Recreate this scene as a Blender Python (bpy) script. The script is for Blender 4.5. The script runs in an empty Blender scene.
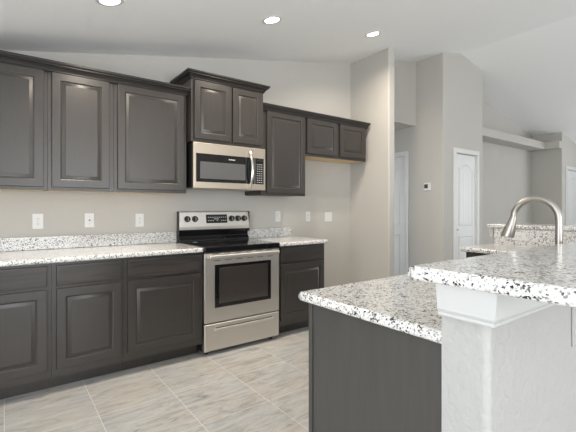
import bpy, bmesh, math, random
from mathutils import Vector, Matrix

random.seed(7)
S = bpy.context.scene
COL = S.collection

# ------------------------------------------------------------------ camera
F_PX, YAW, HORIZON = 383.3, 0.6373, 208.03
cd = bpy.data.cameras.new('camera')
cam = bpy.data.objects.new('camera', cd)
COL.objects.link(cam)
cam.location = (0.0, -3.609, 1.2426)
cam.rotation_euler = (math.pi / 2, 0, -YAW)
cd.sensor_fit = 'HORIZONTAL'
cd.sensor_width = 36.0
cd.lens = F_PX / 576 * 36.0
cd.shift_y = -(216 - HORIZON) / 576
cd.clip_start = 0.05
S.camera = cam

# ------------------------------------------------------------------ world, exposure
w = bpy.data.worlds.new('world')
S.world = w
w.use_nodes = True
bg = w.node_tree.nodes['Background']
bg.inputs['Color'].default_value = (0.86, 0.93, 1.0, 1)
bg.inputs['Strength'].default_value = 1.0
vs = S.view_settings
vs.view_transform = 'Standard'
vs.look = 'None'
vs.gamma = 1.0
vs.use_curve_mapping = False
vs.exposure = 0.37


def area(name, loc, size, power, direction, color=(1, 1, 1)):
    ld = bpy.data.lights.new(name, 'AREA')
    ld.shape = 'RECTANGLE'
    ld.size, ld.size_y = size
    ld.energy = power
    ld.color = color
    o = bpy.data.objects.new(name, ld)
    COL.objects.link(o)
    o.location = loc
    o.rotation_euler = Vector(direction).to_track_quat('-Z', 'Y').to_euler()
    return o


# daylight through the openings of the west and south walls
area('west_daylight', (-2.15, -4.0, 1.25), (3.4, 2.1), 88, (1, 0.1, 0.75), (0.93, 0.97, 1.0))
area('south_daylight', (1.6, -7.9, 1.35), (3.6, 2.3), 150, (0, 1, 1.1), (0.97, 0.99, 1.0))
area('great_room_daylight', (10.6, -4.2, 1.35), (3.6, 2.3), 80, (-1, 0.0, 0.8), (0.93, 0.97, 1.0))


area('hallway_fill', (3.80, .80, 1.15), (.66, 1.8), 5, (1, -.15, 0), (0.95, 0.98, 1.0))  # added area light in an unseen doorway, brightens the hallway door


# ------------------------------------------------------------------ materials
def mat(name, color, rough=0.5, metal=0.0, spec=0.5, emit=None, estr=0.0, coat=0.0):
    m = bpy.data.materials.new(name)
    m.use_nodes = True
    b = m.node_tree.nodes['Principled BSDF']
    b.inputs['Base Color'].default_value = (*color, 1)
    b.inputs['Roughness'].default_value = rough
    b.inputs['Metallic'].default_value = metal
    b.inputs['Specular IOR Level'].default_value = spec
    b.inputs['Coat Weight'].default_value = coat
    if emit:
        b.inputs['Emission Color'].default_value = (*emit, 1)
        b.inputs['Emission Strength'].default_value = estr
    return m


def nd(m, t, **kw):
    n = m.node_tree.nodes.new(t)
    for k, v in kw.items():
        if k in n.inputs:
            n.inputs[k].default_value = v
        else:
            setattr(n, k, v)
    return n


def lk(m, a, b):
    m.node_tree.links.new(a, b)


def ramp(m, fac, stops, interp='LINEAR'):
    r = nd(m, 'ShaderNodeValToRGB')
    r.color_ramp.interpolation = interp
    e = r.color_ramp.elements
    while len(e) < len(stops):
        e.new(0.5)
    for i, (p, c) in enumerate(stops):
        e[i].position = p
        e[i].color = (*c, 1) if len(c) == 3 else c
    lk(m, fac, r.inputs['Fac'])
    return r.outputs['Color']


def mixc(m, fac, a, b, blend='MIX'):
    n = nd(m, 'ShaderNodeMix', data_type='RGBA', blend_type=blend)
    for sock, v in ((n.inputs[0], fac), (n.inputs[6], a), (n.inputs[7], b)):
        if hasattr(v, 'links'):
            lk(m, v, sock)
        elif isinstance(v, (int, float)):
            sock.default_value = v
        else:
            sock.default_value = (*v, 1)
    return n.outputs[2]


def bsdf(m):
    return m.node_tree.nodes['Principled BSDF']


def bump(m, height, strength, dist):
    n = nd(m, 'ShaderNodeBump')
    n.inputs['Strength'].default_value = strength
    n.inputs['Distance'].default_value = dist
    lk(m, height, n.inputs['Height'])
    lk(m, n.outputs['Normal'], bsdf(m).inputs['Normal'])


def plaster(name, color, rough=0.75, tex=0.25, scale=45):
    m = mat(name, color, rough, spec=0.25)
    tc = nd(m, 'ShaderNodeTexCoord')
    nz = nd(m, 'ShaderNodeTexNoise')
    nz.inputs['Scale'].default_value = scale
    nz.inputs['Detail'].default_value = 3
    lk(m, tc.outputs['Object'], nz.inputs['Vector'])
    h = ramp(m, nz.outputs['Fac'], [(0.42, (0, 0, 0)), (0.62, (1, 1, 1))])
    bump(m, h, tex, 0.004)
    return m


M = {}
M['wall'] = plaster('greige_wall_paint', (0.52, 0.50, 0.464), tex=0.12)
M['ceiling'] = plaster('ceiling_paint', (0.90, 0.90, 0.895), tex=0.1)
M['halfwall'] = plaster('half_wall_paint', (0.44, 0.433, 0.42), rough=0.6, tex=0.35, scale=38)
M['trim'] = mat('white_trim_paint', (0.68, 0.68, 0.67), 0.4, spec=0.4)
M['door'] = mat('white_door_paint', (0.70, 0.70, 0.69), 0.4, spec=0.4)
M['plate'] = mat('white_plastic', (0.74, 0.735, 0.72), 0.35)
M['cap'] = mat('half_wall_trim_paint', (0.56, 0.56, 0.55), 0.45, spec=0.35)
M['slot'] = mat('dark_slot', (0.08, 0.075, 0.07), 0.5)
M['grey_line'] = mat('grey_gap', (0.45, 0.44, 0.42), 0.5)
M['black'] = mat('black_enamel', (0.012, 0.012, 0.013), 0.3)
M['black_glass'] = mat('black_glass', (0.008, 0.008, 0.009), 0.05, coat=0.3)
M['oven_glass'] = mat('oven_window_glass', (0.05, 0.043, 0.038), 0.08, spec=0.7)
M['mw_glass'] = mat('microwave_window_mesh', (0.10, 0.10, 0.10), 0.25)
M['burner'] = mat('burner_mark', (0.055, 0.055, 0.058), 0.15)
M['key'] = mat('pale_key_print', (0.42, 0.42, 0.42), 0.4)
M['display'] = mat('display_panel', (0.02, 0.021, 0.024), 0.2)
M['blue_patch'] = mat('pale_blue_patch', (0.42, 0.60, 0.72), 0.4)
M['chrome'] = mat('polished_steel', (0.78, 0.76, 0.73), 0.14, 1.0)
M['nickel'] = mat('brushed_nickel', (0.42, 0.40, 0.37), 0.36, 1.0)
M['lens'] = mat('lamp_lens', (1, 1, 1), 0.5, emit=(1.0, 0.93, 0.82), estr=14)
M['screen'] = mat('thermostat_screen', (0.03, 0.032, 0.028), 0.3)
M['rubber'] = mat('black_foot', (0.01, 0.01, 0.01), 0.6)


def steel():
    m = mat('stainless_steel', (0.72, 0.69, 0.645), 0.36, 1.0)
    tc = nd(m, 'ShaderNodeTexCoord')
    mp = nd(m, 'ShaderNodeMapping')
    mp.inputs['Scale'].default_value = (2, 60, 700)
    lk(m, tc.outputs['Object'], mp.inputs['Vector'])
    nz = nd(m, 'ShaderNodeTexNoise')
    nz.inputs['Scale'].default_value = 1.0
    lk(m, mp.outputs['Vector'], nz.inputs['Vector'])
    r = nd(m, 'ShaderNodeMapRange')
    r.inputs['To Min'].default_value = 0.34
    r.inputs['To Max'].default_value = 0.48
    lk(m, nz.outputs['Fac'], r.inputs['Value'])
    lk(m, r.outputs['Result'], bsdf(m).inputs['Roughness'])
    return m


M['steel'] = steel()
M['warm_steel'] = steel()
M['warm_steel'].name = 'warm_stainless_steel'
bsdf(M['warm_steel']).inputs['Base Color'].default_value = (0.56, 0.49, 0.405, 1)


def wood(name, dark, light, rough=0.38, spec=0.5, horizontal=False, contrast=(0.3, 0.75)):
    m = mat(name, dark, rough, spec=spec)
    tc = nd(m, 'ShaderNodeTexCoord')
    mp = nd(m, 'ShaderNodeMapping')
    mp.inputs['Scale'].default_value = (2.2, 30, 30) if horizontal else (30, 30, 2.2)
    lk(m, tc.outputs['Object'], mp.inputs['Vector'])
    nz = nd(m, 'ShaderNodeTexNoise')
    nz.inputs['Scale'].default_value = 1.6
    nz.inputs['Detail'].default_value = 5
    nz.inputs['Distortion'].default_value = 0.6
    lk(m, mp.outputs['Vector'], nz.inputs['Vector'])
    c = ramp(m, nz.outputs['Fac'], [(contrast[0], dark), (contrast[1], light)])
    lk(m, c, bsdf(m).inputs['Base Color'])
    r = nd(m, 'ShaderNodeMapRange')
    r.inputs['To Min'].default_value = rough - 0.06
    r.inputs['To Max'].default_value = rough + 0.08
    lk(m, nz.outputs['Fac'], r.inputs['Value'])
    lk(m, r.outputs['Result'], bsdf(m).inputs['Roughness'])
    return m


M['cab'] = wood('espresso_cabinet_wood', (0.033, 0.028, 0.024), (0.039, 0.033, 0.029), rough=0.33, spec=0.65)
M['cab_h'] = wood('espresso_drawer_wood', (0.026, 0.022, 0.020), (0.056, 0.046, 0.040), 0.33, horizontal=True)
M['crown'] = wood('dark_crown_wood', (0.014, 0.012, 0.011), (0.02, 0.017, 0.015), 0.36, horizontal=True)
M['panel'] = wood('grey_brown_end_panel', (0.062, 0.059, 0.055), (0.074, 0.07, 0.065), 0.42)
M['maple'] = wood('natural_cabinet_underside', (0.74, 0.52, 0.27), (0.80, 0.60, 0.34), 0.5, horizontal=True)


def granite():
    m = mat('speckled_white_granite', (0.8, 0.78, 0.75), 0.11, spec=0.65)
    tc = nd(m, 'ShaderNodeTexCoord')
    nz = nd(m, 'ShaderNodeTexNoise')
    nz.inputs['Scale'].default_value = 170
    nz.inputs['Detail'].default_value = 2
    lk(m, tc.outputs['Object'], nz.inputs['Vector'])
    off = nd(m, 'ShaderNodeVectorMath', operation='SCALE')
    lk(m, nz.outputs['Color'], off.inputs[0])
    off.inputs['Scale'].default_value = 0.0065
    add = nd(m, 'ShaderNodeVectorMath', operation='ADD')
    lk(m, tc.outputs['Object'], add.inputs[0])
    lk(m, off.outputs['Vector'], add.inputs[1])
    v1 = nd(m, 'ShaderNodeTexVoronoi')
    v1.inputs['Scale'].default_value = 200
    lk(m, add.outputs['Vector'], v1.inputs['Vector'])
    s1 = nd(m, 'ShaderNodeSeparateColor')
    lk(m, v1.outputs['Color'], s1.inputs['Color'])
    base = ramp(m, s1.outputs['Red'], [
        (0.0, (0.76, 0.745, 0.72)), (0.30, (0.79, 0.785, 0.775)), (0.50, (0.57, 0.55, 0.515)),
        (0.64, (0.75, 0.735, 0.71)), (0.80, (0.34, 0.33, 0.315)), (0.89, (0.76, 0.755, 0.745))], 'CONSTANT')
    v2 = nd(m, 'ShaderNodeTexVoronoi')
    v2.inputs['Scale'].default_value = 190
    lk(m, add.outputs['Vector'], v2.inputs['Vector'])
    s2 = nd(m, 'ShaderNodeSeparateColor')
    lk(m, v2.outputs['Color'], s2.inputs['Color'])
    # dark mica gathers in loose clusters
    cl = nd(m, 'ShaderNodeTexNoise')
    cl.inputs['Scale'].default_value = 40
    lk(m, tc.outputs['Object'], cl.inputs['Vector'])
    sub = nd(m, 'ShaderNodeMath', operation='MULTIPLY_ADD')
    lk(m, cl.outputs['Fac'], sub.inputs[0])
    sub.inputs[1].default_value = 1.1
    sub.inputs[2].default_value = -0.40
    lt = nd(m, 'ShaderNodeMath', operation='LESS_THAN')
    lk(m, s2.outputs['Green'], lt.inputs[0])
    lk(m, sub.outputs['Value'], lt.inputs[1])
    fleck = ramp(m, s2.outputs['Blue'], [(0.0, (0.03, 0.03, 0.033)), (0.55, (0.11, 0.11, 0.115)), (0.78, (0.26, 0.25, 0.24))], 'CONSTANT')
    c = mixc(m, lt.outputs['Value'], base, fleck)
    lk(m, c, bsdf(m).inputs['Base Color'])
    return m


M['granite'] = granite()


def tiles():
    m = mat('marble_look_floor_tile', (0.6, 0.57, 0.53), 0.3, spec=0.45)
    P, GX, GY = 0.456, 0.0, -1.094
    tc = nd(m, 'ShaderNodeTexCoord')
    sep = nd(m, 'ShaderNodeSeparateXYZ')
    lk(m, tc.outputs['Object'], sep.inputs['Vector'])
    cells, edges = [], []
    for ax, o in (('X', GX), ('Y', GY)):
        a = nd(m, 'ShaderNodeMath', operation='SUBTRACT')
        lk(m, sep.outputs[ax], a.inputs[0])
        a.inputs[1].default_value = o
        d = nd(m, 'ShaderNodeMath', operation='DIVIDE')
        lk(m, a.outputs[0], d.inputs[0])
        d.inputs[1].default_value = P
        fl = nd(m, 'ShaderNodeMath', operation='FLOOR')
        lk(m, d.outputs[0], fl.inputs[0])
        cells.append(fl.outputs[0])
        fr = nd(m, 'ShaderNodeMath', operation='FRACT')
        lk(m, d.outputs[0], fr.inputs[0])
        h = nd(m, 'ShaderNodeMath', operation='SUBTRACT')
        lk(m, fr.outputs[0], h.inputs[0])
        h.inputs[1].default_value = 0.5
        ab = nd(m, 'ShaderNodeMath', operation='ABSOLUTE')
        lk(m, h.outputs[0], ab.inputs[0])
        edges.append(ab.outputs[0])
    mx = nd(m, 'ShaderNodeMath', operation='MAXIMUM')
    lk(m, edges[0], mx.inputs[0])
    lk(m, edges[1], mx.inputs[1])
    gt = nd(m, 'ShaderNodeMath', operation='GREATER_THAN')
    lk(m, mx.outputs[0], gt.inputs[0])
    gt.inputs[1].default_value = 0.5 - 0.0044
    cv = nd(m, 'ShaderNodeCombineXYZ')
    lk(m, cells[0], cv.inputs['X'])
    lk(m, cells[1], cv.inputs['Y'])
    wn = nd(m, 'ShaderNodeTexWhiteNoise')
    lk(m, cv.outputs[0], wn.inputs['Vector'])
    sc = nd(m, 'ShaderNodeVectorMath', operation='SCALE')
    lk(m, wn.outputs['Color'], sc.inputs[0])
    sc.inputs['Scale'].default_value = 9
    ad = nd(m, 'ShaderNodeVectorMath', operation='ADD')
    lk(m, tc.outputs['Object'], ad.inputs[0])
    lk(m, sc.outputs[0], ad.inputs[1])
    mp = nd(m, 'ShaderNodeMapping')
    mp.inputs['Rotation'].default_value = (0, 0, -0.5)
    mp.inputs['Scale'].default_value = (1.7, 7.0, 1)
    lk(m, ad.outputs[0], mp.inputs['Vector'])
    n1 = nd(m, 'ShaderNodeTexNoise')
    n1.inputs['Scale'].default_value = 2.0
    n1.inputs['Detail'].default_value = 10
    n1.inputs['Roughness'].default_value = 0.78
    n1.inputs['Distortion'].default_value = 1.3
    lk(m, mp.outputs[0], n1.inputs['Vector'])
    col = ramp(m, n1.outputs['Fac'], [(0.30, (0.20, 0.193, 0.184)), (0.41, (0.37, 0.36, 0.347)), (0.50, (0.48, 0.472, 0.46)), (0.68, (0.58, 0.575, 0.565))])
    n2 = nd(m, 'ShaderNodeTexNoise')
    n2.inputs['Scale'].default_value = 3.2
    lk(m, ad.outputs[0], n2.inputs['Vector'])
    tint = ramp(m, n2.outputs['Fac'], [(0.35, (1.0, 0.96, 0.90)), (0.65, (0.97, 0.98, 0.98))])
    col = mixc(m, 1.0, col, tint, 'MULTIPLY')
    col = mixc(m, gt.outputs[0], col, (0.68, 0.665, 0.64))
    lk(m, col, bsdf(m).inputs['Base Color'])
    inv = nd(m, 'ShaderNodeMath', operation='SUBTRACT')
    inv.inputs[0].default_value = 1
    lk(m, gt.outputs[0], inv.inputs[1])
    bump(m, inv.outputs[0], 0.3, 0.002)
    return m


M['tile'] = tiles()


# ------------------------------------------------------------------ mesh helpers
class MB:
    def __init__(self, loc=(0, 0, 0)):
        self.b = bmesh.new()
        self.loc = Vector(loc)

    def _merge(self, t):
        me = bpy.data.meshes.new('tmp')
        t.to_mesh(me)
        t.free()
        self.b.from_mesh(me)
        bpy.data.meshes.remove(me)

    def box(self, x0, x1, y0, y1, z0, z1, bev=0.0, seg=2):
        t = bmesh.new()
        bmesh.ops.create_cube(t, size=1.0)
        for v in t.verts:
            v.co = Vector((x0 + (v.co.x + .5) * (x1 - x0), y0 + (v.co.y + .5) * (y1 - y0), z0 + (v.co.z + .5) * (z1 - z0)))
        if bev:
            bmesh.ops.bevel(t, geom=t.edges[:], offset=bev, segments=seg, profile=0.5, affect='EDGES')
        self._merge(t)
        return self

    def prism(self, pts, a0, a1, axis='y', bev=0.0, seg=3, which=None):
        """polygon pts in the two other axes, extruded along axis from a0 to a1"""
        t = bmesh.new()

        def P(p, a):
            return {'x': (a, p[0], p[1]), 'y': (p[0], a, p[1]), 'z': (p[0], p[1], a)}[axis]
        A = [t.verts.new(P(p, a0)) for p in pts]
        B = [t.verts.new(P(p, a1)) for p in pts]
        t.faces.new(A)
        t.faces.new(B[::-1])
        n = len(pts)
        for i in range(n):
            t.faces.new((A[i], B[i], B[(i + 1) % n], A[(i + 1) % n]))
        bmesh.ops.recalc_face_normals(t, faces=t.faces[:])
        if bev:
            es = [e for e in t.edges if which is None or which(e.verts[0].co, e.verts[1].co)]
            bmesh.ops.bevel(t, geom=es, offset=bev, segments=seg, profile=0.5, affect='EDGES')
        self._merge(t)
        return self

    def rects(self, x0, x1, z0, z1, prof, cap=True):
        """nested rectangles in the xz plane: prof = [(inset, y)...]"""
        t = bmesh.new()
        loops = []
        for i, y in prof:
            loops.append([t.verts.new(p) for p in ((x0 + i, y, z0 + i), (x1 - i, y, z0 + i), (x1 - i, y, z1 - i), (x0 + i, y, z1 - i))])
        for a, b in zip(loops, loops[1:]):
            for k in range(4):
                t.faces.new((a[k], a[(k + 1) % 4], b[(k + 1) % 4], b[k]))
        if cap:
            t.faces.new(loops[-1])
        self._merge(t)
        return self

    def tube(self, pts, r, seg=20, caps=True):
        pts = [Vector(p) for p in pts]
        rs = r if isinstance(r, (list, tuple)) else [r] * len(pts)
        t = bmesh.new()
        rings = []
        up = None
        for i, p in enumerate(pts):
            d = (pts[min(i + 1, len(pts) - 1)] - pts[max(i - 1, 0)]).normalized()
            if up is None:
                up = d.orthogonal().normalized()
            up = (up - d * up.dot(d)).normalized()
            s = d.cross(up)
            rings.append([t.verts.new(p + (up * math.cos(q) + s * math.sin(q)) * rs[i]) for q in [2 * math.pi * k / seg for k in range(seg)]])
        for a, b in zip(rings, rings[1:]):
            for k in range(seg):
                t.faces.new((a[k], a[(k + 1) % seg], b[(k + 1) % seg], b[k]))
        if caps:
            t.faces.new(rings[0][::-1])
            t.faces.new(rings[-1])
        bmesh.ops.recalc_face_normals(t, faces=t.faces[:])
        self._merge(t)
        return self

    def sweep(self, path, prof):
        """moulding: path = [(x, y)...] walked with the outside on the right; prof = [(z, out)...]; mitred corners"""
        t = bmesh.new()
        P = [Vector(p) for p in path]
        rows = []
        for i, p in enumerate(P):
            ns = []
            for a, b in ((i - 1, i), (i, i + 1)):
                if a >= 0 and b < len(P):
                    d = (P[b] - P[a]).normalized()
                    ns.append(Vector((d.y, -d.x)))
            n = ns[0] if len(ns) == 1 else (ns[0] + ns[1]) / (1 + ns[0].dot(ns[1]))
            rows.append([t.verts.new((p.x + n.x * o, p.y + n.y * o, z)) for z, o in prof])
        k = len(prof)
        for a, b in zip(rows, rows[1:]):
            for j in range(k):
                t.faces.new((a[j], a[(j + 1) % k], b[(j + 1) % k], b[j]))
        t.faces.new(rows[0])
        t.faces.new(rows[-1][::-1])
        bmesh.ops.recalc_face_normals(t, faces=t.faces[:])
        self._merge(t)
        return self

    def build(self, name, m, parent=None, smooth=True):
        bmesh.ops.translate(self.b, verts=self.b.verts[:], vec=-self.loc)
        me = bpy.data.meshes.new(name)
        self.b.to_mesh(me)
        self.b.free()
        me.materials.append(m)
        if smooth:
            me.shade_smooth()
            me.set_sharp_from_angle(angle=math.radians(32))
        o = bpy.data.objects.new(name, me)
        COL.objects.link(o)
        if smooth:
            wn = o.modifiers.new('weighted_normal', 'WEIGHTED_NORMAL')
            wn.keep_sharp = True
            wn.weight = 90
        if parent:
            o.parent = parent          # meshes under a thing are written in its own space
            off = Vector(self.loc) - Vector(ORIGIN.get(parent.name, (0, 0, 0)))
            o.location = off
            ORIGIN[o.name] = self.loc
        else:
            o.location = self.loc
            ORIGIN[o.name] = self.loc
        return o


ORIGIN = {}


def tag(o, label, cat, group=None):
    o['label'] = label
    o['category'] = cat
    if group:
        o['group'] = group
    return o


def thing(name, label, cat, loc=(0, 0, 0), group=None):
    o = bpy.data.objects.new(name, None)
    o.empty_display_size = 0.1
    COL.objects.link(o)
    o.location = loc
    ORIGIN[o.name] = Vector(loc)
    return tag(o, label, cat, group)


def struct(o):
    o['kind'] = 'structure'
    return o


def copy_tree(o, parent=None):
    c = o.copy()
    COL.objects.link(c)
    if parent:
        c.parent = parent
    for ch in list(o.children):
        copy_tree(ch, c)
    return c


# ------------------------------------------------------------------ room shell
SL, Z0, RX = 0.1966, 2.437, 5.334
RZ = Z0 + SL * RX


def cz(x):
    if x < 0:
        return Z0
    return Z0 + SL * x if x <= RX else RZ - SL * (x - RX)


XW, XE, YS, YN = -2.2, 10.66, -8.0, 2.4
struct(MB().box(XW - .1, XE + .1, YS - .1, YN + .1, -0.12, 0).build('floor', M['tile'], smooth=False))
cp = [(XW - .1, Z0), (0, Z0), (RX, RZ), (XE + .1, cz(XE + .1))]
struct(MB().prism(cp + [(x, z + .12) for x, z in cp[::-1]], YS - .1, 0.13).build('ceiling', M['ceiling'], smooth=False))


def wallx(x0, x1, y0, y1, zb=0.0, name='wall', m='wall', bev=None):
    """wall block between x0..x1 and y0..y1, topped by the sloping ceiling"""
    xs = [x0] + [q for q in (0.0, RX) if x0 < q < x1] + [x1]
    pts = [(x0, zb), (x1, zb)] + [(x, cz(x)) for x in xs[::-1]]
    b = MB()
    if bev:
        b.prism(pts, y0, y1, bev=0.018, seg=3, which=lambda p, q: abs(p.x - q.x) < 1e-6 and abs(p.y - q.y) < 1e-6 and any(abs(p.x - c[0]) < 1e-3 and abs(p.y - c[1]) < 1e-3 for c in bev))
    else:
        b.prism(pts, y0, y1)
    return b


struct(wallx(XW - .1, 3.708, 0, .12).build('wall_north', M['wall']))
b = wallx(3.708, 3.822, -.636, .45, bev=[(3.708, -.636), (3.822, -.636)])
b.box(3.708, 3.822, .45, 1.15, 2.05, 2.7)  # lintel of an unseen opening added for the hallway light
b.box(3.708, 3.822, 1.15, YN, 0, 2.7)
struct(b.build('wall_return', M['wall']))
# header over the hallway and the hallway's flat ceiling
struct(wallx(3.822, 4.88, -.19, -.07, zb=2.45).build('wall_header', M['wall']))
struct(MB().box(3.822, 4.88, -.07, YN, 2.45, 2.55).build('ceiling_hallway', M['wall'], smooth=False))
# wall with the hallway door (opening y 0..0.76)
b = wallx(4.88, 5.0, -.51, -.005)
b.box(4.88, 5.0, -.005, .765, 2.045, 2.62)
b.box(4.88, 5.0, .765, YN, 0, 2.62)
struct(b.build('wall_hallway', M['wall']))
struct(MB().box(3.7, 5.0, YN, YN + .1, 0, 2.6).build('wall_hallway_end', M['wall'], smooth=False))
# closet front (opening x 5.18..5.79)
CX0, CX1, CY = 5.178, 5.772, -.63
b = wallx(4.88, CX0, CY, -.51, bev=[(4.88, -.63)])
xs = [CX0, RX, CX1]
b.prism([(CX0, 2.048), (CX1, 2.048)] + [(x, cz(x)) for x in xs[::-1]], CY, -.51)
t2 = wallx(CX1, 5.97, CY, -.51, bev=[(5.97, -.63)])
me_ = bpy.data.meshes.new('t')
t2.b.to_mesh(me_)
b.b.from_mesh(me_)
b2 = wallx(5.85, 5.97, -.51, .1)
b2.b.to_mesh(me_)
b.b.from_mesh(me_)
bpy.data.meshes.remove(me_)
struct(b.build('wall_closet', M['wall']))
struct(MB().box(5.0, 5.85, .0, .1, 0, 2.5).build('wall_closet_back', M['wall'], smooth=False))
# alcove and the wall beyond it (opening x 9.23..9.99)
struct(wallx(5.97, 9.005, -.151, -.03).build('wall_alcove', M['wall']))
b = wallx(9.005, 9.225, -.70, -.03, bev=[(9.005, -.70)])
b3 = wallx(9.225, 10.0, -.70, -.58, zb=2.045)
me_ = bpy.data.meshes.new('t')
b3.b.to_mesh(me_)
b.b.from_mesh(me_)
b3 = wallx(10.0, XE, -.70, -.58)
b3.b.to_mesh(me_)
b.b.from_mesh(me_)
bpy.data.meshes.remove(me_)
struct(b.build('wall_great_room', M['wall']))
struct(MB().box(9.225, XE, -.2, -.1, 0, 2.5).build('wall_behind_door', M['wall'], smooth=False))
b = MB()
b.box(XE, XE + .1, YS, -6.0, 0, cz(XE))
b.box(XE, XE + .1, -2.4, -.1, 0, cz(XE))
b.box(XE, XE + .1, -6.0, -2.4, 2.4, cz(XE))
struct(b.build('wall_east', M['wall'], smooth=False))
# west wall with one wide opening, south wall with two
b = MB()
b.box(XW - .1, XW, -5.7, -2.3, 2.3, Z0)
b.box(XW - .1, XW, -5.7, -2.3, 0, .2)
b.box(XW - .1, XW, -2.3, 0, 0, Z0)
b.box(XW - .1, XW, YS, -5.7, 0, Z0)
struct(b.build('wall_west', M['wall'], smooth=False))
b = MB()
for x0, x1, zb in ((XW, -.2, 0), (3.4, XE, 0), (-.2, 3.4, 2.5)):
    q = wallx(x0, x1, YS - .1, YS, zb=zb if zb == 0 else min(zb, cz(x0) - .01, cz(x1) - .01))
    me_ = bpy.data.meshes.new('t')
    q.b.to_mesh(me_)
    b.b.from_mesh(me_)
    bpy.data.meshes.remove(me_)
struct(b.build('wall_south', M['wall'], smooth=False))

# baseboards that the kitchen leaves free
struct(MB().box(2.73, 3.70, -.014, 0, 0, .085, .003).build('baseboard_north', M['trim']))
struct(MB().box(3.694, 3.708, -.62, -.014, 0, .085, .003).build('baseboard_return', M['trim']))
struct(MB().box(4.866, 4.88, -.62, -.07, 0, .085, .003).build('baseboard_hallway', M['trim']))
struct(MB().box(4.90, 5.118, -.644, -.63, 0, .085, .003).build('baseboard_closet', M['trim']))
struct(MB().box(5.985, 9.0, -.165, -.151, 0, .085, .003).build('baseboard_alcove', M['trim']))


# ------------------------------------------------------------------ doors of the setting
def panel_door(name, w, h, planks):
    """door leaf in its own space: x 0..w, front at y = 0 facing -y, two panels with an arched upper one"""
    leaf = MB()
    leaf.box(0, w, 0.004, .036, .012, h, .002)
    o = leaf.build(name, M['door'])
    st = .095 if w > .55 else .075
    zt, zm0, zm1, zb = h - .13, .98, .84, .20

    def outline(x0, x1, z0, z1, arch, n=14):
        pts = [(x0, z0), (x1, z0)]
        if arch:
            for k in range(n + 1):
                u = k / n
                x = x1 + (x0 - x1) * u
                e = math.sin(math.pi * u) ** 2 if arch else 0
                pts.append((x, z1 - .06 + .06 * e))
        else:
            pts += [(x1, z1), (x0, z1)]
        return pts

    def raised(x0, x1, z0, z1, arch):
        t = bmesh.new()
        loops = []
        for ins, y in ((0, .0035), (.006, -.004), (.016, -.004), (.026, .003), (.034, .003), (.05, -.003)):
            loops.append([t.verts.new((px, y, pz)) for px, pz in outline(x0 + ins, x1 - ins, z0 + ins, z1 - ins, arch)])
        for a, c in zip(loops, loops[1:]):
            n = len(a)
            for k in range(n):
                t.faces.new((a[k], a[(k + 1) % n], c[(k + 1) % n], c[k]))
        t.faces.new(loops[-1])
        bmesh.ops.recalc_face_normals(t, faces=t.faces[:])
        mb = MB()
        mb._merge(t)
        if planks:
            pw = (x1 - x0 - .1) / planks
            for k in range(1, planks):
                xx = x0 + .05 + pw * k
                mb.box(xx - .004, xx + .004, -.0045, -.0028, z0 + .06, z1 - (.13 if arch else .06))
        return mb.build('panel', M['door'], o)
    raised(st, w - st, zm0, zt, True)
    raised(st, w - st, zb, zm1, False)
    return o


def casing(name, x0, x1, z1, parent=None):
    """door casing in the leaf's space around opening x0..x1, height z1, wall face at y = 0"""
    b = MB()
    for a0, a1, c0, c1 in ((x0 - .06, x0, 0, z1 + .06), (x1, x1 + .06, 0, z1 + .06), (x0, x1, z1, z1 + .06)):
        b.box(a0, a1, -.016, .0, c0, c1, .004)
    # inner bead and the jamb in the wall's thickness
    for a0, a1, c0, c1 in ((x0 - .012, x0 + .004, 0, z1), (x1 - .004, x1 + .012, 0, z1), (x0, x1, z1 - .004, z1 + .012)):
        b.box(a0, a1, -.021, .0, c0, c1, .002)
    for a0, a1, c0, c1 in ((x0, x0 + .012, 0, z1), (x1 - .012, x1, 0, z1), (x0, x1, z1 - .012, z1)):
        b.box(a0, a1, .0, .118, c0, c1)
    return b.build(name, M['trim'], parent)


def place(o, loc, rz=0.0):
    o.location = loc
    o.rotation_euler = (0, 0, rz)


# closet door in the closet front
d = panel_door('door_2', .578, 2.024, 4)
place(d, (5.185, -.627, 0))
struct(d)
k = casing('trim_2', CX0, CX1, 2.045)
k.location = (0, -.63, 0)
struct(k)
kn = MB((5.24, -.61, .93)).tube([(5.24, -.59, .93), (5.24, -.612, .93)], .008).build('door_knob', M['nickel'], d)
kn.location = (.055, -.014, .93)
# hallway door, in the wall that carries the thermostat (faces -x)
d = panel_door('door_1', .735, 2.025, 0)
place(d, (4.893, .748, 0), -math.pi / 2)
struct(d)
k = casing('trim_1', 0, .765, 2.04)
place(k, (4.88, .76, 0), -math.pi / 2)
struct(k)
# great-room door at the right edge
d = panel_door('door_3', .745, 2.02, 4)
place(d, (9.24, -.692, 0))
struct(d)
k = casing('trim_3', 9.225, 10.0, 2.04)
k.location = (0, -.70, 0)
struct(k)

# drywall ledge running around the alcove
tag(MB().prism([(5.97, -.151), (5.97, -.44), (8.86, -.44), (8.86, -.70), (9.005, -.70), (9.005, -.151)], 2.44, 2.588, 'z', .012, 2).build('plant_shelf', M['wall']),
    'thick grey drywall ledge high in the alcove right of the closet door', 'shelf')


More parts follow.
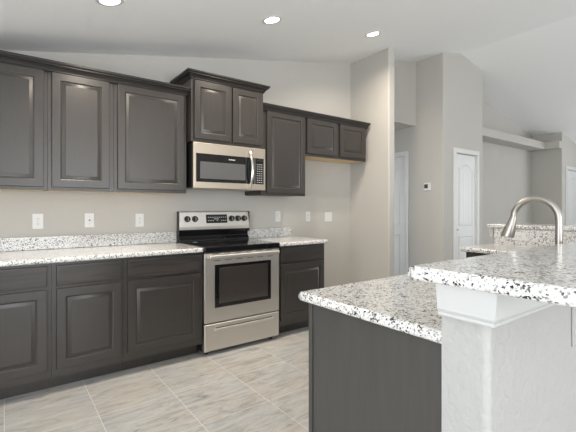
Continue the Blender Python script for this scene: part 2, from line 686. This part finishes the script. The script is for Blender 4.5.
# ------------------------------------------------------------------ kitchen cabinets
def front(parent, name, x0, x1, z0, z1, yb, yf, raised=True):
    """door or drawer front facing -y (yf < yb)"""
    if raised:
        fr = .052
        b = MB()
        b.rects(x0, x1, z0, z1, [(.006, yb), (.006, yb - .006), (0, yb - .006), (0, yf + .004), (.0012, yf + .0012), (.004, yf), (fr, yf), (fr + .003, yf + .0015), (fr + .006, yf + .003), (fr + .0065, yf + .010), (fr + .0125, yf + .0115)], cap=False)
        o = b.build(name, M['cab'], parent)
        p = MB()
        i = fr + .0115
        p.rects(x0, x1, z0, z1, [(i, yf + .0115), (i + .001, yf + .009), (i + .022, yf + .0025), (i + .023, yf + .0005), (i + .026, yf)])
        p.build('raised_panel', M['cab'], o)
        return o
    b = MB()
    b.rects(x0, x1, z0, z1, [(.006, yb), (.006, yb - .006), (0, yb - .006), (0, yf + .004), (.0012, yf + .0012), (.004, yf), (.01, yf)])
    return b.build(name, M['cab_h'], parent)


BASE_L = 'base cabinets along the kitchen wall'
UP_L = 'upper cabinets along the kitchen wall'


def base_cab(x0, x1, dx0, dx1, label, top=.876, fx=0.0):
    t = thing('base_cabinet', label, 'cabinet', ((x0 + x1) / 2, -.3, 0), BASE_L)
    MB().box(x0, x1, -.61, -.002, .108, top, .001).build('body', M['cab'], t)
    MB().box(x0, x1, -.50, -.02, 0, .108).build('toe_kick', M['cab'], t)
    front(t, 'drawer', dx0, dx1, .722, .857, -.6105, -.63, False)
    front(t, 'door', dx0, dx1, .162, .700, -.6105, -.63)
    return t


base_cab(-.36, .2525, -.33, .228, 'dark brown base cabinet cut off by the left edge of the photo')
base_cab(.2535, .7105, .281, .691, 'narrower dark brown base cabinet with one drawer, second from the left')
base_cab(.7115, 1.327, .735, 1.300, 'wide dark brown base cabinet standing just left of the range')
base_cab(2.099, 2.692, 2.122, 2.676, 'dark brown base cabinet just right of the stainless range')


def upper_cab(x0, x1, z0, z1, doors, dz0, dz1, label, yf=-.325, under='maple', end=None):
    t = thing('upper_cabinet', label, 'cabinet', ((x0 + x1) / 2, -.15, z0), UP_L)
    MB().box(x0, x1, yf, -.002, z0 + .004, z1, .001).build('body', M['cab'], t)
    b = MB()
    b.box(x0 + .012, x1 - .012, yf + .02, -.006, z0 + .0005, z0 + .0045)
    b.build('underside', M[under], t)
    MB().box(x0, x1, yf, yf + .0195, z0 - .004, z0 + .0045).build('bottom_rail', M['cab'], t)
    for a, c in doors:
        front(t, 'door', a, c, dz0, dz1, yf - .0005, yf - .02)
    return t


upper_cab(-.36, .2525, 1.376, 2.286, [(-.33, .227)], 1.396, 2.238, 'tall dark brown upper cabinet cut off by the left photo edge')
upper_cab(.2535, .7, 1.376, 2.286, [(.279, .668)], 1.396, 2.238, 'narrow tall dark brown upper cabinet, second from the left')
upper_cab(.701, 1.304, 1.376, 2.286, [(.729, 1.277)], 1.396, 2.238, 'wide tall dark brown upper cabinet just left of the microwave')
upper_cab(2.0895, 2.668, 1.376, 2.286, [(2.155, 2.652)], 1.396, 2.238, 'tall dark brown single door upper cabinet just right of the microwave', under='cab')
upper_cab(2.669, 3.645, 1.826, 2.286, [(2.684, 3.138), (3.186, 3.612)], 1.848, 2.236, 'short two door upper cabinet at the right end, pale wood underside', under='maple')

CROWN = [(2.236, 0), (2.236, .009), (2.246, .009), (2.2465, .015), (2.252, .017), (2.260, .022), (2.268, .032), (2.271, .037), (2.2715, .043), (2.280, .043), (2.2805, .048), (2.286, .053), (2.290, .055), (2.302, .055), (2.302, 0)]
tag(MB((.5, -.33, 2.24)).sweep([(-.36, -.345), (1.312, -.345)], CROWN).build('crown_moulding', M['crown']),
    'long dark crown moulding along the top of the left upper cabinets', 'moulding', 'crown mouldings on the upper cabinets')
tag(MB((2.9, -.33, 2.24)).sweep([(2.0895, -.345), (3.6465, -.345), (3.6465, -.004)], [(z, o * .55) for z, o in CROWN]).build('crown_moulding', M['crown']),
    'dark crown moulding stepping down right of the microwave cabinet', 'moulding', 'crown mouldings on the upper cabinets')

# raised cabinet over the microwave, with its own crown
t = thing('upper_cabinet', 'raised two door upper cabinet with its own crown, above the microwave', 'cabinet', (1.71, -.18, 1.83), UP_L)
MB().box(1.318, 2.068, -.40, -.002, 1.832, 2.392, .001).build('body', M['cab'], t)
front(t, 'door', 1.343, 1.700, 1.858, 2.372, -.4005, -.42)
front(t, 'door', 1.722, 2.044, 1.858, 2.372, -.4005, -.42)
C2 = [(z - 2.240 + 2.386, o * .9) for z, o in CROWN]
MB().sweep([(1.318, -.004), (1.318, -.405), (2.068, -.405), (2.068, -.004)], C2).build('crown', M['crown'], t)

# ------------------------------------------------------------------ countertops
def slab(pts, z0, z1, bev=.014):
    return MB().prism(pts, z0, z1, 'z', bev, 4)


def splash(parent, x0, x1):
    MB().box(x0, x1, -.022, -.002, .9145, 1.016, .003).build('backsplash', M['granite'], parent)


t = thing('countertop', 'long speckled granite countertop on the base cabinets left of the range', 'countertop', (.5, -.3, .877), 'granite countertops')
slab([(-.36, -.650), (1.328, -.650), (1.328, -.002), (-.36, -.002)], .877, .914).build('slab', M['granite'], t)
splash(t, -.36, 1.325)
t = thing('countertop', 'short speckled granite countertop between the range and bare wall', 'countertop', (2.4, -.3, .877), 'granite countertops')
slab([(2.098, -.650), (2.714, -.650), (2.714, -.002), (2.098, -.002)], .877, .914).build('slab', M['granite'], t)
splash(t, 2.099, 2.708)

# ------------------------------------------------------------------ range
RX0, RX1 = 1.3335, 2.0925
t = thing('range', 'freestanding stainless electric range with black glass cooktop', 'stove', (1.713, -.33, 0))
MB().box(RX0, RX1, -.60, -.03, .035, .874, .003).build('body', M['black'], t)
ct = MB().box(RX0 - .001, RX1 + .001, -.655, -.085, .868, .917, .006, 3).build('cooktop', M['black_glass'], t)
for bx, by, br in ((1.53, -.49, .105), (1.90, -.49, .085), (1.53, -.23, .08), (1.90, -.23, .105)):
    b = MB()
    tt = bmesh.new()
    for r0, r1 in ((br - .004, br), (br * .62 - .003, br * .62)):
        n = 40
        A = [tt.verts.new((bx + r0 * math.cos(2 * math.pi * k / n), by + r0 * math.sin(2 * math.pi * k / n), .9174)) for k in range(n)]
        B = [tt.verts.new((bx + r1 * math.cos(2 * math.pi * k / n), by + r1 * math.sin(2 * math.pi * k / n), .9174)) for k in range(n)]
        for k in range(n):
            tt.faces.new((A[k], B[k], B[(k + 1) % n], A[(k + 1) % n]))
    b._merge(tt)
    b.build('burner_ring', M['burner'], ct)
MB().box(1.445, 1.475, -.18, -.12, .9172, .9178).build('blue_patch', M['blue_patch'], ct)  # small pale blue rectangle at the back of the cooktop
# backguard: black riser, then the sloped steel console
MB().prism([(-.028, .90), (-.085, .90), (-.085, .93), (-.062, .965), (-.062, 1.035), (-.028, 1.035)], RX0, RX1, 'x', .004, 2).build('riser', M['black_glass'], t)
bgd = MB().prism([(-.027, 1.03), (-.086, 1.03), (-.088, 1.062), (-.066, 1.203), (-.052, 1.209), (-.027, 1.209)], RX0 - .003, RX1 + .003, 'x', .004, 2).build('backguard', M['steel'], t)
MB().box(RX0 - .006, RX0 - .002, -.085, -.027, 1.0, 1.209, .001).build('end_cap', M['black'], t)
MB().box(RX1 + .002, RX1 + .006, -.085, -.027, 1.0, 1.209, .001).build('end_cap', M['black'], t)


def gface(z):      # y of the console's sloped face at height z
    return -.088 + (z - 1.062) / (1.203 - 1.062) * .022


for kx in (1.412, 1.489, 1.888, 1.963, 2.036):
    z = 1.136
    y = gface(z)
    kb = MB().tube([(kx, y - .0005, z), (kx, y - .006, z), (kx, y - .006, z), (kx, y - .026, z)], [.030, .030, .026, .024], 28).build('knob', M['black'], bgd)
    MB().box(kx - .0025, kx + .0025, y - .0285, y - .0255, z - .018, z + .018).build('pointer', M['key'], kb)
z0_, z1_ = 1.092, 1.178
dp = MB().prism([(gface(z0_) - .002, z0_), (gface(z0_) + .004, z0_), (gface(z1_) + .004, z1_), (gface(z1_) - .002, z1_)], 1.606, 1.838, 'x').build('display', M['display'], bgd)
for r_, z in enumerate((1.150, 1.118)):
    for kk in range(9):
        if r_ == 1 and kk in (3, 5):
            continue
        xx = 1.626 + kk * .0235
        MB().box(xx, xx + .013, gface(z) - .0032, gface(z) - .0015, z - .004, z + .004).build('key_mark', M['key'], dp)
MB().box(1.690, 1.745, gface(1.134) - .0032, gface(1.134) - .0015, 1.130, 1.137).build('clock_readout', M['key'], dp)
# oven door with window, vent slots along its top, lower dark dashes and the broad bar handle
od = MB().box(RX0 + .002, RX1 - .002, -.642, -.602, .276, .863, .005, 3).build('oven_door', M['steel'], t)
MB().box(1.428, 1.998, -.646, -.640, .398, .762, .003).build('window_frame', M['black_glass'], od)
MB().box(1.468, 1.962, -.6475, -.6455, .432, .736, .001).build('window', M['oven_glass'], od)
MB().box(1.36, 2.066, -.692, -.668, .818, .848, .009, 3).build('handle', M['steel'], od)
for hx in (1.37, 2.036):
    MB().box(hx, hx + .02, -.670, -.640, .818, .842, .003).build('handle_post', M['steel'], od)
for kk in range(6):
    xx = 1.405 + kk * .108
    MB().box(xx, xx + .062, -.6435, -.641, .853, .858).build('dark_dash', M['slot'], od)
    MB().box(xx + .012, xx + .074, -.6435, -.641, .795, .800).build('dark_dash', M['slot'], od)  # lower row of plain dark dashes under the handle
# storage drawer with a recessed finger grip
dr = MB()
dr.rects(RX0 + .002, RX1 - .002, .040, .266, [(0, -.602), (0, -.638), (.005, -.643), (.006, -.643)])
dr = dr.build('drawer', M['steel'], t)
MB().prism([(-.643, .196), (-.654, .206), (-.656, .222), (-.643, .226)], 1.425, 2.022, 'x', .002, 2).build('grip', M['steel'], dr)
MB().box(1.435, 2.012, -.645, -.642, .2262, .2325).build('grip_shadow_strip', M['slot'], dr)  # dark strip standing in for the shade above the grip
for fx_ in (RX0 + .05, RX1 - .05):
    for fy in (-.57, -.1):
        MB().tube([(fx_, fy, 0), (fx_, fy, .036)], .02, 14).build('foot', M['rubber'], t)

# ------------------------------------------------------------------ microwave
mx0, mx1 = 1.3345, 2.0875
t = thing('microwave', 'stainless over the range microwave with black door glass', 'microwave', (1.711, -.2, 1.418))
MB().box(mx0, mx1, -.372, -.002, 1.424, 1.828, .002).build('body', M['black'], t)
MB().box(mx0 + .03, mx1 - .03, -.36, -.05, 1.419, 1.4245).build('grease_filter', M['grey_line'], t)
fr = MB()
fr.box(mx0, mx1, -.412, -.373, 1.418, 1.828, .006, 3)
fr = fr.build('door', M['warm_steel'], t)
gl = MB().box(1.359, 1.962, -.4145, -.410, 1.476, 1.730, .0015).build('door_glass', M['black_glass'], fr)
MB().box(1.396, 1.856, -.4158, -.414, 1.506, 1.658, .0005).build('window', M['mw_glass'], gl)
lg = MB()
for kk in range(8):
    hgt = .010 if kk in (0, 3, 7) else .007
    lg.box(1.680 + kk * .0085, 1.6855 + kk * .0085, -.4155, -.414, 1.688, 1.688 + hgt)
lg.build('maker_mark', M['plate'], gl)
hp = []
for kk in range(13):
    u = kk / 12
    hp.append((1.905, -.424 - .042 * math.sin(math.pi * u) ** .7, 1.440 + .345 * u))
MB().tube(hp, .0135, 14).build('handle', M['chrome'], fr)
kp = MB().box(1.968, 2.066, -.4145, -.410, 1.476, 1.730, .0015).build('control_panel', M['black_glass'], t)
MB().box(1.982, 2.052, -.4155, -.414, 1.696, 1.716).build('display', M['display'], kp)
for r_ in range(9):
    for c_ in range(3):
        MB().box(1.985 + c_ * .024, 2.001 + c_ * .024, -.4155, -.414, 1.490 + r_ * .0218, 1.497 + r_ * .0218).build('key', M['key'], kp)

# ------------------------------------------------------------------ peninsula
PX, PS, PN = .907, -3.17, -3.05        # half wall: end face, south face, kitchen face
LX0, LX1, LE = 3.72, 3.84, -1.845      # its return leg
hw = MB()
hw.prism([(PX, PN), (LX0, PN), (LX0, LE), (LX1, LE), (LX1, PS), (PX, PS)], 0, 1.0535, 'z', .018, 4,
         which=lambda p, q: abs(p.x - q.x) < 1e-6 and abs(p.y - q.y) < 1e-6 and (p.x < PX + .01 and p.y < PN - .01))
struct(hw.build('wall_bar', M['halfwall']))
CAP = [(.971, -.004), (.971, .020), (.975, .0235), (.980, .0235), (.982, .021), (.986, .0255), (.991, .0275), (.995, .0265), (1.053, .034), (1.053, -.004)]
b = MB()
b.sweep([(PX, PN - .004), (PX, PS), (LX1, PS), (LX1, LE), (LX0 - .008, LE)], CAP)
struct(b.build('trim_4', M['cap']))

# bar top, L-shaped with rounded outer corners
def rnd(cx, cy, r, a0, n=5):
    return [(cx + r * math.cos(math.radians(a0 + 90 * k / n)), cy + r * math.sin(math.radians(a0 + 90 * k / n))) for k in range(n + 1)]


R_ = .014
bx0, by0, by1 = .853, -3.45, -2.984
pts = rnd(bx0 + R_, by0 + R_, R_, 180) + [(4.13, by0), (4.13, -1.795), (3.69, -1.795), (3.69, by1)] + rnd(bx0 + R_, by1 - R_, R_, 90)
tag(MB((2, -3.2, 1.054)).prism(pts, 1.0545, 1.0916, 'z', .013, 4).build('bar_countertop', M['granite']),
    'raised L-shaped speckled granite bar top on the white half wall', 'countertop', 'granite countertops')
t = thing('countertop', 'lower granite counter of the peninsula beneath the raised bar top', 'countertop', (2, -2.7, .877), 'granite countertops')
pts = rnd(.932 + .014, -2.416 - .014, .014, 90)[::-1] + [(3.082, -2.416), (3.082, -1.868), (3.719, -1.868), (3.719, -3.049), (.932, -3.049)]
slab(pts, .877, .914).build('slab', M['granite'], t)
bs = MB()
bs.box(1.0, 3.698, -3.049, -3.028, .9145, 1.0515)
bs.box(3.698, 3.719, -3.028, -1.868, .9145, 1.0515)
bs.build('backsplash', M['granite'], t)
t = thing('peninsula_cabinet', 'dark cabinet run under the peninsula counter, with flat grey brown end panel', 'cabinet', (2, -2.7, 0))
MB().box(.988, 3.12, -3.045, -2.47, .1, .8765).build('body', M['cab'], t)
MB().box(.99, 3.12, -3.04, -2.54, 0, .1).build('toe_kick', M['cab'], t)
MB().box(.972, .9875, -3.047, -2.462, 0, .8765, .001).build('end_panel', M['panel'], t)
MB().box(.966, .9875, -2.4615, -2.440, 0, .8765, .002).build('corner_stile', M['panel'], t)
t = thing('base_cabinet', 'dark cabinet under the far end of the peninsula counter, beneath the bar outlet', 'cabinet', (3.4, -2.2, 0), 'peninsula cabinets')
MB().box(3.13, 3.715, -2.44, -1.905, .1, .8765, .001).build('body', M['cab'], t)
MB().box(3.2, 3.715, -2.44, -1.91, 0, .1).build('toe_kick', M['cab'], t)
dd = MB()
dd.box(3.111, 3.1295, -2.42, -1.93, .16, .70, .003)
dd.build('door', M['cab'], t)
dd = MB()
dd.box(3.111, 3.1295, -2.42, -1.93, .722, .857, .003)
dd.build('drawer', M['cab'], t)

# faucet
t = thing('faucet', 'brushed nickel gooseneck pull-down faucet behind the granite bar', 'faucet', (2.062, -2.93, .914))
FXX = 2.062
cy_, cz_, rr = -2.8308, 1.1891, .0992
neck = [(FXX, -2.93, .93), (FXX, -2.93, 1.05), (FXX, -2.93, 1.15), (FXX, -2.93, 1.186)]
for kk in range(1, 19):
    q = math.radians(180 - kk * 9.0)
    neck.append((FXX, cy_ + rr * math.cos(q), cz_ + rr * math.sin(q)))
neck.append((FXX, -2.7334, 1.1956))
MB().tube(neck, .0156, 24).build('neck', M['nickel'], t)
MB().tube([(FXX, -2.7330, 1.1961), (FXX, -2.7313, 1.188), (FXX, -2.7248, 1.1642), (FXX, -2.711, 1.121), (FXX, -2.704, 1.102), (FXX, -2.703, 1.098)],
          [.0164, .0178, .021, .0285, .0305, .028], 28).build('spray_head', M['nickel'], t)
MB().tube([(FXX, -2.93, .9145), (FXX, -2.93, .925), (FXX, -2.93, .935), (FXX, -2.93, .985), (FXX, -2.93, .99)], [.028, .028, .024, .022, .016], 24).build('base', M['nickel'], t)
MB().tube([(FXX + .02, -2.93, .965), (FXX + .045, -2.93, .967), (FXX + .095, -2.925, .985)], [.012, .010, .006], 14).build('lever', M['nickel'], t)


# ------------------------------------------------------------------ outlets, switches, thermostat
def outlet(loc, label, group, w=.073, h=.119, kind='duplex', pm='plate'):
    """plate centred on the origin of its own space, facing -y"""
    t = thing('wall_outlet' if kind == 'duplex' else {'rocker': 'light_switch', 'jack': 'jack_plate', 'blank': 'blank_plate'}[kind], label,
              {'duplex': 'outlet', 'rocker': 'switch', 'blank': 'wall plate', 'jack': 'wall plate'}[kind], (0, 0, 0), group)
    MB().box(-w / 2, w / 2, -.006, -.0005, -h / 2, h / 2, .002).build('cover_plate', M[pm], t)
    if kind == 'duplex':
        for s in (-1, 1):
            rc = MB().tube([(0, -.0055, s * .0195), (0, -.009, s * .0195)], .0165, 20).build('receptacle', M['plate'], t)
            sl = MB()
            sl.box(-.0075, -.0055, -.0096, -.0085, s * .0195 - .003, s * .0195 + .006)
            sl.box(.0055, .0075, -.0096, -.0085, s * .0195 - .003, s * .0195 + .006)
            sl.box(-.002, .002, -.0096, -.0085, s * .0195 - .010, s * .0195 - .006)
            sl.build('slots', M['slot'], rc)
        MB().tube([(0, -.0055, 0), (0, -.0072, 0)], .003, 10).build('screw', M['grey_line'], t)
    elif kind == 'rocker':
        MB().box(-.0185, .0185, -.0065, -.0055, -.0355, .0355).build('rocker_frame', M['grey_line'], t)
        MB().prism([(-.006, -.033), (-.0085, -.033), (-.011, .033), (-.006, .033)], -.0165, .0165, 'x').build('rocker', M['plate'], t)
    elif kind == 'jack':
        MB().tube([(0, -.0055, 0), (0, -.0075, 0)], .011, 18).build('jack_ring', M['plate'], t)
        MB().tube([(0, -.0065, 0), (0, -.010, 0)], .0065, 16).build('jack', M['slot'], t)
        for s in (-1, 1):
            MB().tube([(0, -.0055, s * .03), (0, -.0072, s * .03)], .003, 10).build('screw', M['grey_line'], t)
    else:
        for s in (-1, 1):
            MB().tube([(s * .023, -.0055, .03), (s * .023, -.0072, .03)], .003, 10).build('screw', M['grey_line'], t)
    t.location = loc
    return t


G = 'white plates on the wall left of the range'
outlet((.214, 0, 1.138), 'white wall outlet over the left counter, nearest the left photo edge', G)
outlet((.580, 0, 1.139), 'white wall plate with one dark centre jack, middle of three over the left counter', G, kind='jack')
outlet((.990, 0, 1.132), 'white wall outlet over the left counter, nearest the range', G)
outlet((2.523, 0, 1.147), 'white wall plate above the short counter right of the range', 'white plates right of the range', kind='rocker')
outlet((2.970, 0, 1.139), 'white outlet on bare wall, middle plate right of the range', 'white plates right of the range')
outlet((3.309, 0, 1.130), 'wide blank white plate on bare wall nearest the room corner', 'white plates right of the range', w=.118, kind='blank')
o = outlet((3.698, -2.083, .990), 'white outlet lying sideways on the far granite bar splash', None)
o.rotation_euler = (0, math.pi / 2, 0)
o.rotation_euler = (Matrix.Rotation(-math.pi / 2, 3, 'Z') @ Matrix.Rotation(math.pi / 2, 3, 'Y')).to_euler()
o = outlet((1.469, PS, .869), 'white outlet plate on the half wall at the right photo edge', None, h=.125, pm='halfwall')

t = thing('thermostat', 'small white thermostat with dark screen beside the hallway door', 'thermostat', (0, 0, 0))
MB().box(-.058, .058, -.005, -.0005, -.058, .058, .003).build('wall_plate', M['plate'], t)
MB().box(-.047, .047, -.026, -.004, -.049, .049, .006, 3).build('case', M['plate'], t)
MB().box(-.036, .020, -.0272, -.0255, -.024, .034).build('screen', M['screen'], t)
t.location = (4.88, -.381, 1.548)
t.rotation_euler = (0, 0, -math.pi / 2)


# ------------------------------------------------------------------ recessed ceiling lights
def recessed(x, y, label, first=None):
    if first is None:
        t = thing('recessed_light', label, 'ceiling light', (0, 0, 0), 'recessed ceiling lights')
        n = 36
        tt = bmesh.new()
        prof = [(.082, -.0008), (.082, -.003), (.077, -.005), (.062, -.005), (.058, -.0015)]
        rings = [[tt.verts.new((r * math.cos(2 * math.pi * k / n), r * math.sin(2 * math.pi * k / n), z)) for k in range(n)] for r, z in prof]
        for a, c in zip(rings, rings[1:]):
            for k in range(n):
                tt.faces.new((a[k], a[(k + 1) % n], c[(k + 1) % n], c[k]))
        bmesh.ops.recalc_face_normals(tt, faces=tt.faces[:])
        b = MB()
        b._merge(tt)
        b.build('trim_ring', M['trim'], t)
        MB().tube([(0, 0, -.0008), (0, 0, -.002)], .0585, 36).build('lens', M['lens'], t)
        ld = bpy.data.lights.new('lamp', 'AREA')
        ld.shape = 'DISK'
        ld.size = .11
        ld.energy = 11
        ld.color = (1.0, 0.88, 0.73)
        ld.spread = math.radians(150)
        lo = bpy.data.objects.new('lamp', ld)
        COL.objects.link(lo)
        lo.parent = t
        lo.location = (0, 0, -.009)
    else:
        t = copy_tree(first)
        t['label'] = label
    t.location = (x, y, cz(x))
    t.rotation_euler = (0, -math.atan(SL) if x < RX else math.atan(SL), 0)
    return t


r1 = recessed(.531, -1.02, 'recessed ceiling light cut by the top photo edge, leftmost of three')
recessed(1.764, -1.006, 'recessed ceiling light in the middle of the three, above the range', r1)
recessed(3.058, -.952, 'recessed ceiling light nearest the return wall, rightmost of three', r1)
